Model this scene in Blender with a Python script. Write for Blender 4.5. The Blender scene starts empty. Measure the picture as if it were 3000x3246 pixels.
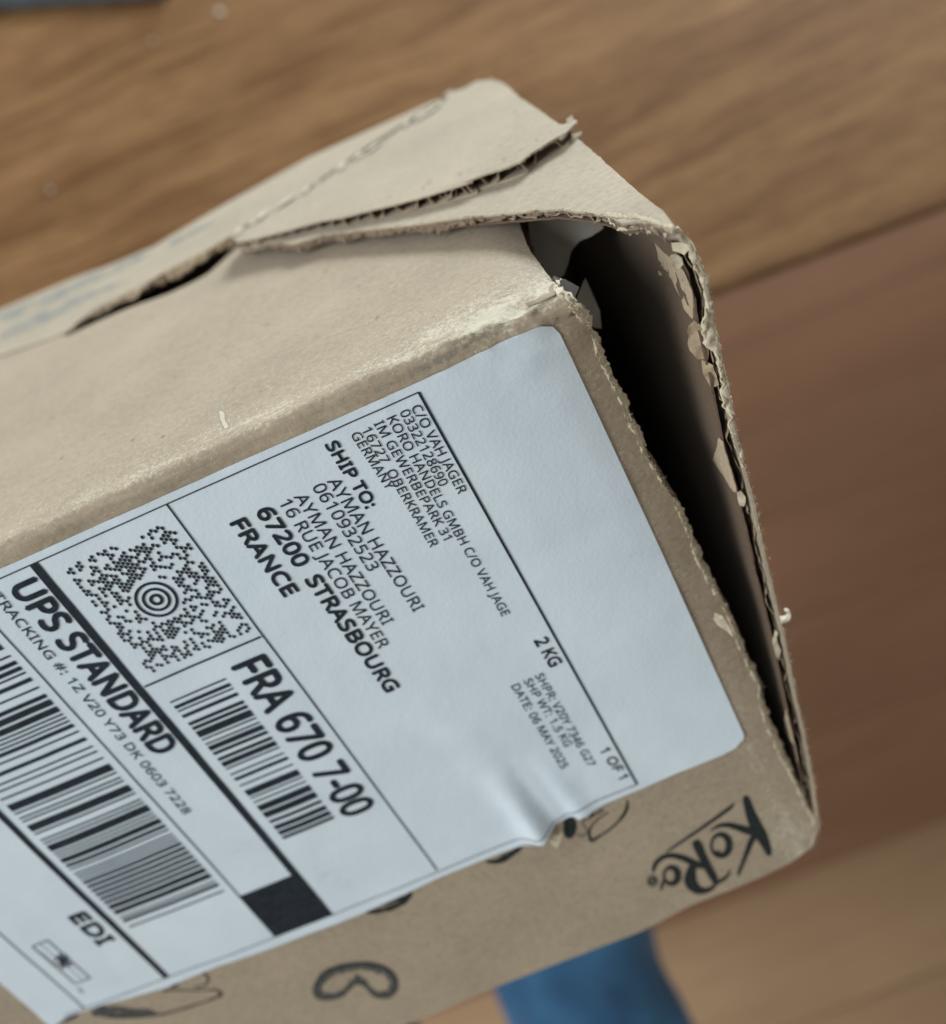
import bpy, bmesh, math, random
from mathutils import Vector, Matrix, noise
from mathutils.geometry import delaunay_2d_cdt
sc = bpy.context.scene
C = sc.collection
random.seed(7)
MM = 0.001

# ------------------------------------------------------------------ camera, light, exposure
FS = 3571.5                      # focal length in photo pixels (photo 3000 x 3246)
# camera basis written in (right, down, forward)
XB = Vector((0.90653866, -0.37987147, -0.18407967)).normalized()     # parcel length
NB = Vector((0.05322172, 0.53545801, -0.84288325)).normalized()      # label face normal
ZB = Vector((-0.41875423, -0.75430921, -0.5056308)).normalized()     # top face normal
UP = Vector((-.1775, -.4675, -.866)).normalized()
XW = Vector((0.934954, -0.354769, -0.0001155))
XW = (XW - UP * XW.dot(UP)).normalized()
YW = UP.cross(XW)
if YW.z < 0: YW = -YW
def w3(v): return Vector((v.dot(XW), v.dot(YW), v.dot(UP)))          # camera-basis vector -> world vector
TABLE_Z = 0.75
CAM = Vector((0, 0, 1.17))
cam_d = bpy.data.cameras.new('camera'); cam = bpy.data.objects.new('camera', cam_d); C.objects.link(cam)
r, u, b = w3(Vector((1, 0, 0))), w3(Vector((0, -1, 0))), w3(Vector((0, 0, -1)))
cam.matrix_world = Matrix(((r.x, u.x, b.x, CAM.x), (r.y, u.y, b.y, CAM.y), (r.z, u.z, b.z, CAM.z), (0, 0, 0, 1)))
cam_d.sensor_fit = 'HORIZONTAL'; cam_d.sensor_width = 36; cam_d.lens = 36 * FS / 3000
cam_d.clip_start = 0.01; cam_d.clip_end = 50
cam_d.dof.use_dof = True; cam_d.dof.focus_distance = 0.176; cam_d.dof.aperture_fstop = 12.5
sc.camera = cam

D0, ZT = 155.3215, -64.3674      # mm: label plane and top plane from the camera
ORIGIN = CAM + w3(NB * -D0 + ZB * ZT) * MM
ax, ay, az = w3(XB), w3(-NB), w3(ZB)
BOXM = Matrix(((ax.x, ay.x, az.x, ORIGIN.x), (ax.y, ay.y, az.y, ORIGIN.y), (ax.z, ay.z, az.z, ORIGIN.z), (0, 0, 0, 1)))
def bw(x, y, z): return BOXM @ Vector((x * MM, y * MM, z * MM))

world = bpy.data.worlds.new('World'); sc.world = world; world.use_nodes = True
bg = world.node_tree.nodes['Background']; bg.inputs['Color'].default_value = (0.92, 0.96, 0.93, 1); bg.inputs['Strength'].default_value = 0.31

def area_light(name, loc_mm, target_mm, size, energy, col, sy=None):
    l = bpy.data.lights.new(name, 'AREA'); l.size = size; l.energy = energy; l.color = col
    if sy: l.shape = 'RECTANGLE'; l.size_y = sy
    o = bpy.data.objects.new(name, l); C.objects.link(o)
    p, t = bw(*loc_mm), bw(*target_mm)
    o.location = p; o.rotation_euler = (t - p).to_track_quat('-Z', 'Y').to_euler()
    return o
area_light('window_light', (1500, 2050, 1750), (-60, 60, 0), 0.95, 128, (0.86, 0.98, 1.0), 1.1)
area_light('fill_light', (-1350, -900, 700), (-60, 0, -60), 1.2, 30, (0.86, 0.95, 0.97))  # added soft fill for the label face, no source in view
sc.view_settings.view_transform = 'Standard'; sc.view_settings.look = 'None'
sc.view_settings.exposure = 0; sc.view_settings.gamma = 1
sc.cycles.max_bounces = 6

# ------------------------------------------------------------------ helpers
def tag(o, label=None, cat=None, group=None, kind=None):
    if label: o['label'] = label
    if cat: o['category'] = cat
    if group: o['group'] = group
    if kind: o['kind'] = kind
    return o
def empty(name, mw):
    o = bpy.data.objects.new(name, None); C.objects.link(o); o.matrix_world = mw; o.empty_display_size = .05
    return o
def mesh_obj(name, verts, faces, mat, parent=None, smooth=False):
    me = bpy.data.meshes.new(name); me.from_pydata([tuple(v) for v in verts], [], faces)
    if smooth:
        me.polygons.foreach_set('use_smooth', [True] * len(me.polygons))
    me.materials.append(mat); me.update()
    o = bpy.data.objects.new(name, me); C.objects.link(o)
    if parent: o.parent = parent
    return o
def fbm(p, oct=3):
    s = 0; a = 1; q = Vector(p)
    for i in range(oct):
        s += a * noise.noise(q); a *= .5; q = q * 2.03 + Vector((3.1, 7.7, 1.3))
    return s
# rays in parcel coordinates (mm)
CX, CY, CZ = 0.0, -D0, -ZT
def ray(p):
    q = Vector((p[0] - 1500, p[1] - 1623, FS))
    return Vector((q.dot(XB), -q.dot(NB), q.dot(ZB)))
def D(x, y): return (x * 1.62338, y * 1.623)          # reading of the 1848 px wide view
def K(x0, y0, s): return lambda x, y: (x0 + x / s, y0 + y / s)
def hitT(p, h=lambda a, b: 0.0):
    d = ray(p); z = 0.0
    for i in range(6):
        t = (z - CZ) / d.z; x, y = CX + t * d.x, CY + t * d.y; z = h(x, y)
    return x, y
def hitF(p, h=lambda a, b: 0.0):
    d = ray(p); y = 0.0
    for i in range(6):
        t = (y - CY) / d.y; x, z = CX + t * d.x, CZ + t * d.z; y = h(x, z)
    return x, z

# ------------------------------------------------------------------ materials
def mat(name):
    m = bpy.data.materials.new(name); m.use_nodes = True
    nt = m.node_tree; return m, nt, nt.nodes['Principled BSDF']
def N(nt, t, **kw):
    n = nt.nodes.new(t)
    for k, v in kw.items():
        if k in n.inputs: n.inputs[k].default_value = v
        else: setattr(n, k, v)
    return n
def ramp(nt, fac, stops):
    n = nt.nodes.new('ShaderNodeValToRGB'); e = n.color_ramp.elements
    e[0].position, e[0].color = stops[0][0], (*stops[0][1], 1); e[1].position, e[1].color = stops[-1][0], (*stops[-1][1], 1)
    for p, c in stops[1:-1]:
        x = e.new(p); x.color = (*c, 1)
    nt.links.new(fac, n.inputs[0]); return n.outputs[0]
def coords(nt, scale=(1, 1, 1), rot=(0, 0, 0), loc=(0, 0, 0)):
    t = nt.nodes.new('ShaderNodeTexCoord'); m = nt.nodes.new('ShaderNodeMapping')
    m.inputs['Scale'].default_value = scale; m.inputs['Rotation'].default_value = rot; m.inputs['Location'].default_value = loc
    nt.links.new(t.outputs['Object'], m.inputs[0]); return m.outputs[0]
def mix(nt, f, a, b, mode='MIX'):
    n = nt.nodes.new('ShaderNodeMix'); n.data_type = 'RGBA'; n.blend_type = mode
    for s, i in ((f, 0), (a, 6), (b, 7)):
        if hasattr(s, 'is_linked'): nt.links.new(s, n.inputs[i])
        else: n.inputs[i].default_value = s if i == 0 else (*s, 1)
    return n.outputs[2]
def bump(nt, bs, h, strength, dist):
    n = N(nt, 'ShaderNodeBump', Strength=strength, Distance=dist); nt.links.new(h, n.inputs['Height']); nt.links.new(n.outputs[0], bs.inputs['Normal'])
def noise_tex(nt, vec, scale, detail=4, rough=.5):
    n = N(nt, 'ShaderNodeTexNoise', Scale=scale, Detail=detail, Roughness=rough); nt.links.new(vec, n.inputs['Vector']); return n.outputs['Fac']

def cardboard(name, base, wear=False, rough=.62, fuzz=1.0):
    m, nt, bs = mat(name)
    v = coords(nt)
    big = noise_tex(nt, v, 45, 4); fine = noise_tex(nt, coords(nt, (1, 1, 1), (.4, .2, .9)), 900, 5, .7)
    fib = noise_tex(nt, coords(nt, (260, 1300, 1300), (.1, .2, .35)), 1.0, 3, .6)
    c0 = tuple(x * .90 for x in base); c1 = tuple(min(1, x * 1.09) for x in base)
    col = ramp(nt, big, [(.3, c0), (.7, c1)])
    col = mix(nt, .45, col, ramp(nt, fine, [(.32, (.62, .62, .62)), (.5, (1, 1, 1)), (.75, (1.28, 1.27, 1.24))]), 'MULTIPLY')
    col = mix(nt, .35, col, ramp(nt, fib, [(.3, (.78, .77, .76)), (.7, (1.2, 1.2, 1.2))]), 'MULTIPLY')
    sp = noise_tex(nt, v, 420, 2, .4)
    col = mix(nt, 1.0, col, ramp(nt, sp, [(.21, (.45, .42, .4)), (.26, (1, 1, 1))]), 'MULTIPLY')
    rs = noise_tex(nt, v, 600, 2); 
    if wear:
        at = N(nt, 'ShaderNodeAttribute', attribute_name='wear'); sx = nt.nodes.new('ShaderNodeSeparateColor'); nt.links.new(at.outputs['Color'], sx.inputs[0])
        wn = noise_tex(nt, v, 1500, 5, .8)
        a0 = N(nt, 'ShaderNodeMath', operation='MULTIPLY_ADD'); nt.links.new(wn, a0.inputs[0]); a0.inputs[1].default_value = 2.3; a0.inputs[2].default_value = -.72
        a = N(nt, 'ShaderNodeMath', operation='MULTIPLY_ADD'); nt.links.new(sx.outputs[0], a.inputs[0]); a.inputs[1].default_value = 1.0; nt.links.new(a0.outputs[0], a.inputs[2])
        f = ramp(nt, a.outputs[0], [(.60, (0, 0, 0)), (1.0, (1, 1, 1))])
        col = mix(nt, f, col, (.64, .56, .43))
        g = N(nt, 'ShaderNodeMath', operation='MULTIPLY_ADD'); nt.links.new(sx.outputs[1], g.inputs[0]); g.inputs[1].default_value = 1.0
        nt.links.new(noise_tex(nt, v, 1200, 5, .85), g.inputs[2])
        f2 = ramp(nt, g.outputs[0], [(.78, (0, 0, 0)), (1.12, (.8, .8, .8))])
        col = mix(nt, f2, col, (.235, .205, .165))
    nt.links.new(col, bs.inputs['Base Color']); bs.inputs['Roughness'].default_value = rough
    bs.inputs['Sheen Weight'].default_value = .12 * fuzz; bs.inputs['Sheen Roughness'].default_value = .5
    bs.inputs['Specular IOR Level'].default_value = .35
    hh = N(nt, 'ShaderNodeMath', operation='ADD'); nt.links.new(fine, hh.inputs[0]); nt.links.new(fib, hh.inputs[1])
    h2 = N(nt, 'ShaderNodeMath', operation='MULTIPLY_ADD'); nt.links.new(big, h2.inputs[0]); h2.inputs[1].default_value = 3.0; nt.links.new(hh.outputs[0], h2.inputs[2])
    bump(nt, bs, h2.outputs[0], .5 * fuzz, .00022)
    return m
M_BOARD = cardboard('kraft_board', (.40, .305, .215), wear=True)
M_FLAP = cardboard('kraft_flap', (.43, .345, .25))
M_INNER = cardboard('kraft_inner_shaded', (.15, .094, .058))  # inner board darkened, shade inside the parcel is put into the colour
M_PULP = cardboard('torn_pulp', (.70, .585, .42), fuzz=1.8, rough=.85)
M_FLUTE = cardboard('fluting', (.34, .25, .17), rough=.75)
M_CRUSH_SHADE = cardboard('crushed_fluting_shaded', (.215, .145, .095), fuzz=1.8, rough=.85)  # darker copy of the fluting, shade at the flap edge painted in
M_TAB = cardboard('tab_paper', (.60, .53, .42))
M_SHRED = cardboard('torn_paper', (.50, .37, .25), fuzz=1.3, rough=.8)

def label_mat():
    m, nt, bs = mat('label_paper')
    v = coords(nt); a = noise_tex(nt, v, 60, 4); f = noise_tex(nt, v, 1500, 3)
    col = ramp(nt, a, [(.3, (.70, .76, .82)), (.7, (.765, .815, .865))])
    sp = noise_tex(nt, coords(nt, loc=(3, 1, 2)), 55, 6, .65)
    col = mix(nt, .7, col, ramp(nt, sp, [(.24, (.72, .74, .75)), (.38, (.95, .96, .97)), (.55, (1, 1, 1))]), 'MULTIPLY')
    nt.links.new(col, bs.inputs['Base Color']); bs.inputs['Roughness'].default_value = .38; bs.inputs['Specular IOR Level'].default_value = .4
    h = N(nt, 'ShaderNodeMath', operation='MULTIPLY_ADD'); nt.links.new(a, h.inputs[0]); h.inputs[1].default_value = 5; nt.links.new(f, h.inputs[2])
    bump(nt, bs, h.outputs[0], .35, .00015); return m
M_LABEL = label_mat()
def ink(name, c, rough=.5, patchy=0):
    m, nt, bs = mat(name); v = coords(nt); n = noise_tex(nt, v, 900, 3)
    col = ramp(nt, n, [(.3, tuple(x * .75 for x in c)), (.7, tuple(x * 1.5 for x in c))])
    n2 = noise_tex(nt, v, 2600, 3, .7); n3 = noise_tex(nt, v, 70, 3)
    ad = N(nt, 'ShaderNodeMath', operation='ADD'); nt.links.new(n2, ad.inputs[0]); nt.links.new(n3, ad.inputs[1])
    col = mix(nt, ramp(nt, ad.outputs[0], [(1.08, (0, 0, 0)), (1.35, (.5, .5, .5))]), col, (.25, .28, .30))
    nt.links.new(col, bs.inputs['Base Color'])
    bs.inputs['Roughness'].default_value = rough; bs.inputs['Specular IOR Level'].default_value = .25; return m
M_INK = ink('label_ink', (.016, .022, .03)); M_PRINT = ink('board_print', (.018, .022, .022), .7); M_PRINT2 = ink('board_print_hatch', (.075, .075, .07), .8)

def wood(name, light, mid, dark, sc_=1.0, rot=0.0, rough=.42, seed=0.0, contrast=1.0):
    m, nt, bs = mat(name)
    v = coords(nt, (1, 1, 1), (0, 0, rot), (seed, seed * .7, 0))
    w = N(nt, 'ShaderNodeTexNoise', Scale=3.2 * sc_, Detail=2); nt.links.new(v, w.inputs['Vector'])
    ma = N(nt, 'ShaderNodeVectorMath', operation='MULTIPLY_ADD'); nt.links.new(w.outputs['Color'], ma.inputs[0]); ma.inputs[1].default_value = (.0, .045, .0); nt.links.new(v, ma.inputs[2])
    mp = N(nt, 'ShaderNodeMapping'); mp.inputs['Scale'].default_value = (5.5 * sc_, 62 * sc_, 10); nt.links.new(ma.outputs[0], mp.inputs[0])
    a = noise_tex(nt, mp.outputs[0], 1.0, 5, .62)
    mp2 = N(nt, 'ShaderNodeMapping'); mp2.inputs['Scale'].default_value = (30 * sc_, 420 * sc_, 10); nt.links.new(ma.outputs[0], mp2.inputs[0])
    b = noise_tex(nt, mp2.outputs[0], 1.0, 4, .6)
    mp3 = N(nt, 'ShaderNodeMapping'); mp3.inputs['Scale'].default_value = (2.2 * sc_, 13 * sc_, 3); mp3.inputs['Location'].default_value = (4.4, 1.2, 0); nt.links.new(ma.outputs[0], mp3.inputs[0])
    c = noise_tex(nt, mp3.outputs[0], 1.0, 3, .5)
    col = ramp(nt, a, [(.30, dark), (.43, mid), (.58, light), (.75, mid)])
    col = mix(nt, .5, col, ramp(nt, c, [(.35, tuple(x * .8 for x in mid)), (.65, light)]))
    col = mix(nt, min(1, .5 * contrast), col, ramp(nt, b, [(.32, (.55, .5, .46)), (.55, (1, 1, 1)), (.8, (1.15, 1.15, 1.12))]), 'MULTIPLY')
    nt.links.new(col, bs.inputs['Base Color']); bs.inputs['Roughness'].default_value = rough; bs.inputs['Specular IOR Level'].default_value = .06
    bump(nt, bs, b, .2, .0004); return m

# ------------------------------------------------------------------ sheet builder
def densify(poly, step):
    out = []
    for i in range(len(poly)):
        p, q = poly[i], poly[(i + 1) % len(poly)]
        torn = len(p) > 2 and p[2]
        L = math.hypot(q[0] - p[0], q[1] - p[1]); n = max(1, int(L / (step if not torn else torn[1])))
        for k in range(n):
            f = k / n; out.append([p[0] + (q[0] - p[0]) * f, p[1] + (q[1] - p[1]) * f, torn[0] if torn else 0])
    return out
def rag(poly, seed):
    n = len(poly); out = []
    for i, p in enumerate(poly):
        if p[2]:
            a, c = poly[i - 1], poly[(i + 1) % n]
            tx, ty = c[0] - a[0], c[1] - a[1]; l = math.hypot(tx, ty) or 1
            d = p[2] * ((.45 + 1.3 * abs(noise.noise(Vector((p[0] * .09, p[1] * .09, seed))))) * fbm((p[0] * .4 + seed, p[1] * .4, seed * 1.7), 5) + .22 * (random.random() - .5))
            out.append((p[0] - ty / l * d, p[1] + tx / l * d))
        else: out.append((p[0], p[1]))
    return out
def inpoly(x, y, poly):
    c = False; j = len(poly) - 1
    for i in range(len(poly)):
        a, b = poly[i], poly[j]
        if (a[1] > y) != (b[1] > y) and x < (b[0] - a[0]) * (y - a[1]) / (b[1] - a[1]) + a[0]: c = not c
        j = i
    return c
def sheet(name, poly, fmap, thick, m, parent, grid=4.0, step=3.0, seed=0.0, wearf=None, gbox=None, smooth=True, rows=()):
    """poly: (a, b[, (ragged amplitude, step)]) in surface coordinates, fmap(a, b, off) -> xyz mm"""
    pts = rag(densify(poly, step), seed); nb = len(pts)
    xs = [p[0] for p in pts]; ys = [p[1] for p in pts]
    vs = [Vector(p) for p in pts]
    gx = min(xs) + grid * .5
    edges2 = [(pts[i], pts[(i + 1) % nb]) for i in range(nb)]
    while gx < max(xs):
        gy = min(ys) + grid * .5
        while gy < max(ys):
            e_ = .3 * grid
            if inpoly(gx, gy, pts) and all(inpoly(gx + a_, gy + c_, pts) for a_, c_ in ((e_, 0), (-e_, 0), (0, e_), (0, -e_))): vs.append(Vector((gx + random.uniform(-.1, .1) * grid, gy + random.uniform(-.1, .1) * grid)))
            gy += grid if not (gbox and gbox[0] < gx < gbox[1] and gbox[2] < gy < gbox[3]) else gbox[4]
        gx += grid if not (gbox and gbox[0] < gx < gbox[1]) else gbox[4]
    for yy in rows:
        gx = min(xs) + .7
        while gx < max(xs) - .7:
            if inpoly(gx, yy + .3, pts) and inpoly(gx, yy - .3, pts): vs.append(Vector((gx, yy)))
            gx += 1.6
    V, E, F, _, _, _ = delaunay_2d_cdt(vs, [(i, (i + 1) % nb) for i in range(nb)], [list(range(nb))], 1, 1e-5)
    n = len(V)
    top = [fmap(p.x, p.y, 0.0) for p in V]; bot = [fmap(p.x, p.y, -thick) for p in V]
    faces = []; cnt = {}
    e1 = Vector(top[F[0][1]]) - Vector(top[F[0][0]]); e2 = Vector(top[F[0][2]]) - Vector(top[F[0][0]])
    out = Vector(top[F[0][0]]) - Vector(bot[F[0][0]]); flip = e1.cross(e2).dot(out) < 0
    for f in F:
        f = list(f)
        if flip: f = f[::-1]
        faces.append(f); faces.append([i + n for i in f[::-1]])
        for k in range(len(f)):
            e = (f[k], f[(k + 1) % len(f)]); cnt[e] = 1
    src = list(range(n)) * 2; allv = top + bot; dupd = {}
    def dv(i):
        if i not in dupd: dupd[i] = len(allv); allv.append(allv[i]); src.append(i % n)
        return dupd[i]
    for (a, b_) in list(cnt):
        if (b_, a) not in cnt: faces.append([dv(b_), dv(a), dv(a + n), dv(b_ + n)])
    o = mesh_obj(name, [Vector(p) * MM for p in allv], faces, m, parent, smooth)
    if wearf:
        at = o.data.color_attributes.new('wear', 'FLOAT_COLOR', 'POINT')
        wv = [wearf(p.x, p.y) for p in V]
        for i, k in enumerate(src): at.data[i].color = (wv[k][0], wv[k][1], 0, 1)
    return o
def strip_points(line, step):
    out = [Vector(line[0])]
    for i in range(len(line) - 1):
        p, q = Vector(line[i]), Vector(line[i + 1]); L = (q - p).length; n = max(1, int(L / step))
        for k in range(1, n + 1): out.append(p.lerp(q, k / n))
    return out
def fluting(name, line, inward, normal, t, wl, depth, m, parent, seed=1.0, crush=.25, setback=.3, jag=.55):
    """corrugated medium along a torn edge; line = 3D mm points of the outer surface edge"""
    pts = strip_points(line, .45); verts = []; faces = []; s = 0; ph = random.random() * 6
    for i, p in enumerate(pts):
        if i: s += (p - pts[i - 1]).length
        ph = s * 2 * math.pi / wl + 2.6 * noise.noise(Vector((s * .13, seed, 0)))
        a = (t - .5) * .5 * max(.05, 1 - crush * (.5 + 1.1 * noise.noise(Vector((s * .22, seed, 5)))))
        sn = math.sin(ph + .5 * math.sin(ph * 2)); sn = math.copysign(abs(sn) ** .45, sn) + .25 * noise.noise(Vector((s * .9, seed, 8)))
        off = -t * .5 + a * sn
        rg = setback + jag * fbm((s * .5, seed, 2), 3) + .25 * random.random()
        for k, dd in enumerate((max(-.3, rg), depth * .35, depth)):
            verts.append((p + inward * dd + normal * off) * MM)
        if i:
            b0 = (i - 1) * 3
            for k in range(2): faces.append((b0 + k, b0 + k + 1, b0 + k + 4, b0 + k + 3))
    o = mesh_obj(name, verts, faces, m, parent, True)
    md = o.modifiers.new('thickness', 'SOLIDIFY'); md.thickness = .00016; md.offset = 0
    return o
FIB = []
def fibres(line, nrm, n, l0=.3, l1=1.6, spread=1.0, w=.035):
    """tiny paper hairs at a torn edge"""
    pts = strip_points(line, .5)
    for i in range(n):
        p = random.choice(pts) + Vector((random.gauss(0, .25), random.gauss(0, .25), random.gauss(0, .25)))
        d = (Vector(nrm) + Vector((random.gauss(0, spread), random.gauss(0, spread), random.gauss(0, spread)))).normalized()
        L = random.uniform(l0, l1) * random.random() ** .7; k = Vector((random.gauss(0, 1), random.gauss(0, 1), random.gauss(0, 1))) * L * .35
        q = p + d * L * .5 + k * .5; e = p + d * L + k * .1
        s = d.cross(Vector((random.random(), random.random(), random.random() + .1))).normalized() * w
        FIB.append((p, q, e, s))

# ------------------------------------------------------------------ the parcel
parcel = empty('parcel', BOXM)
tag(parcel, 'kraft cardboard parcel with torn open corner and white shipping label', 'parcel')
R0 = 1.7; Q0 = R0 * math.pi / 4
def dent(x, s):
    d = .22 * fbm((x * .035, s * .035, 1.0), 2)
    e = math.exp(-((x + 14) / 9) ** 2 - ((s + 1) / 6) ** 2)                       # crushed corner
    d += e * (-1.6 + 1.2 * fbm((x * .22, s * .22, 4), 3))
    near = math.exp(-(s / 5.0) ** 2)
    d += near * .28 * fbm((x * .12, s * .3, 9), 3)
    if x > -48: d += .28 * math.exp(-((x + 20) / 13) ** 2 - ((s - 2) / 6) ** 2) * fbm((x * .35, s * .9, 12), 4)
    if x > -17 and s > 0: d -= ((x + 17) / 9) ** 2 * 1.6 * min(1, s / 12)          # top panel end curls down
    if x > -14 and s < -4: d -= max(0, (x + 14 - (-s) * .045) / 6) ** 2 * .6
    if x > -32 and s < -2: d -= 3.0 * ((x + 32) / 23) ** 2 * min(1, (-s - 2) / 9) * max(0, 1 - (-s - 2) / 105)
    if s > 60: d -= 2.2 * math.exp(-((x + 88) / 16) ** 2) * min(1, (s - 60) / 40)
    d += .5 * math.exp(-((x + 53) / 5) ** 2 - ((s + 104) / 7) ** 2)                # bulge under the label crease
    return d
def fold(x, s, off):
    o = off + dent(x, s)
    if s >= Q0: return (x, s - Q0 + R0, o)
    if s <= -Q0: return (x, -o, -R0 + (s + Q0))
    th = math.pi / 4 * (1 - s / Q0)
    return (x, R0 - (R0 + o) * math.sin(th), -R0 + (R0 + o) * math.cos(th))
def sT(p):
    x, y = hitT(p); return x, y - R0 + Q0
def sF(p):
    x, z = hitF(p); return x, z + R0 - Q0
c4, c5, c6 = K(1500, 600, 2.0533), K(1800, 1300, 2.0), K(1800, 2200, 2.0533)
r4 = K(1400, 2800, 1.155); c1 = K(0, 0, 1.232); c2 = K(1200, 100, 1.54); c3 = K(600, 500, 2.0533)
RG = (.55, .45)
outline = []
for q in [(132, 656), (215, 615), (320, 562), (400, 517), (440, 482), (452, 455)]: outline.append((*sT(D(*q)), (.12, 1.0)))
outline[-1] = (outline[-1][0], outline[-1][1])
outline += [(-77, 147), (-9.6, 147), (-9.8, 40, (.1, .8))]
outline += [(*sT(p), (.2, .6)) for p in (c2(690, 950), c2(715, 1020))]
edgeF = [c4(400, 370), c4(470, 470), c4(480, 545), c4(560, 665), c4(640, 760), c4(740, 910), c4(825, 1045), c4(850, 1150), c4(930, 1300), c4(1000, 1430), c4(1090, 1640), c5(400, 60), c5(470, 200), c5(530, 330), c5(610, 440), c5(680, 560), c5(760, 690), c5(825, 830), c5(860, 960),
         c5(930, 1120), c5(1000, 1240), c5(1060, 1350), c5(1110, 1500), c5(1180, 1680), c5(1240, 1790), c6(1265, 100), c6(1330, 270), c6(1400, 430), c6(1460, 520), c6(1530, 660), c6(1560, 740), c6(1610, 800), c6(1625, 900), c6(1590, 1000)]
eF = [sF(p) for p in edgeF]
eF = [(x - .9 * max(0, 1 - abs(z + 48) / 44), z) for x, z in eF]
outline += [(*q, RG) for q in eF]
bottom = [c6(1520, 1050), c6(1450, 1100), c6(1280, 1185), c6(1100, 1262), c6(950, 1320), c6(800, 1378), c6(480, 1545), r4(250, 362), r4(120, 412), r4(0, 466)]
bF = [sF(p) for p in bottom]
outline += bF
outline += [(-150, bF[-1][1] - 6), (-340, bF[-1][1] - 14), (-340, 150), (-128, 150), (-124.6, sT(D(132, 656))[1] + 3)]
def sst(a, b, x):
    t = max(0, min(1, (x - a) / (b - a))); return t * t * (3 - 2 * t)
def wearf(x, s):
    n = fbm((x * .1, s * .35, 3), 3); m = fbm((x * .35, s * 1.1, 7), 4)
    on = sst(-.6, 1.0, s + .5 * n)
    w = on * math.exp(-(max(0, s - 1) / 7.0) ** 2) * (.20 + .22 * n + .12 * m) + on * math.exp(-((s - 14) / 12) ** 2) * .06
    k = math.exp(-((x + 17) / 11) ** 2); c = k * sst(-3.5, -.5, s + 1.2 * m) * math.exp(-(max(0, s - 2) / 8) ** 2)
    w += c * (.40 + .30 * n + .35 * m)
    if x > -14: w += .12 * (1 + 2 * m) * math.exp(-((x + 8.5) / 1.5) ** 2)
    if s < -95 and x > -14: w += .4 * math.exp(-((s + 132) / 12) ** 2) * (.6 + n)
    g = math.exp(-((x + 25) / 12) ** 2) * math.exp(-((s + 1.6 + .7 * fbm((x * .2, 1, 1), 2)) / 1.0) ** 2) * (.5 + .5 * m)
    g += math.exp(-((x + 15) / 6) ** 2) * math.exp(-((s - 9 - (x + 15) * .5) / 2.4) ** 2) * (.34 + .5 * m)
    g += math.exp(-((x + 17) / 9) ** 2) * math.exp(-((s - 2.5 + m) / 1.0) ** 2) * (.22 + .6 * m)
    g += .05 * math.exp(-((s + 1) / 1.5) ** 2)
    return max(0, w), max(0, g)
sheet('outer_liner', outline, fold, .35, M_BOARD, parcel, 3.2, 2.5, 1.0, wearf, gbox=(-48, 5, -9, 16, .7), rows=(-6, -4, -2.6, -2, -1.35, -.9, -.45, 0, .45, .9, 1.35, 2, 2.8, 4, 6))
inner_outline = [((p[0] + (.5 if 6 <= i < 6 + 2 + len(eF) + 3 else 0)), p[1], *([(.5, .5)] if len(p) > 2 else [])) for i, p in enumerate(outline)]
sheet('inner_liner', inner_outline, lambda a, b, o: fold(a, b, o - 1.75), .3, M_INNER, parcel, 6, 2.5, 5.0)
# fluting seen in the torn right-hand edge of the label face
lineF = [fold(q[0], q[1], 0) for q in eF]
fluting('fluting', lineF, Vector((-1, 0, 0)), Vector((0, -1, 0)), 2.0, 5.2, 5, M_FLUTE, parcel, 3.0, setback=.2)
fibres(lineF, (.6, -.5, .2), 1500)
# lumpy pulp along the same tear
def pulp(name, line, w0, w1, dirv, nrm, seed, m=M_PULP, amp=.55, st=.45, cols=7, drop=1.7):
    """a band of delaminated board following a 3D line (mm)"""
    pts = strip_points(line, st); verts = []; faces = []
    for i, p in enumerate(pts):
        t = i / (len(pts) - 1); wd = (w0 + (w1 - w0) * t) * (.45 + 1.0 * max(0, fbm((p.x * .16 + seed, p.y * .16, p.z * .16), 3) + .45))
        for k in range(cols):
            f = k / (cols - 1)
            q = p + dirv * (wd * f - .25) + nrm * (-drop * f ** 1.6 - .05)
            q = q + nrm * amp * 1.5 * fbm((q.x * 1.1 + seed, q.y * 1.1, q.z * .8), 4) * (.3 + f) + dirv * (.35 * noise.noise(q * 2.1) + .2 * (random.random() - .5))
            verts.append(q * MM)
        if i:
            b0 = (i - 1) * cols
            for k in range(cols - 1): faces.append((b0 + k, b0 + k + 1, b0 + k + cols + 1, b0 + k + cols))
    o = mesh_obj(name, verts, faces, m, parcel, True)
    md = o.modifiers.new('thickness', 'SOLIDIFY'); md.thickness = .0003; md.offset = 0
    return o
pulp('torn_edge', [Vector(fold(q[0] - .1, q[1], 0)) for q in eF[1:14]], 1.9, 1.2, Vector((.95, .3, 0)).normalized(), Vector((.25, -.95, 0)).normalized(), 1.0)
pulp('torn_edge', [Vector(fold(q[0] - .1, q[1], 0)) for q in eF[13:30]], 1.3, 1.5, Vector((.95, .3, 0)).normalized(), Vector((.25, -.95, 0)).normalized(), 8.0)
pulp('torn_edge', [Vector(fold(q[0] - .2, q[1], 0)) for q in eF[27:]], 1.4, 1.2, Vector((.8, .5, 0)).normalized(), Vector((.3, -.9, 0)).normalized(), 4.0)

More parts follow.
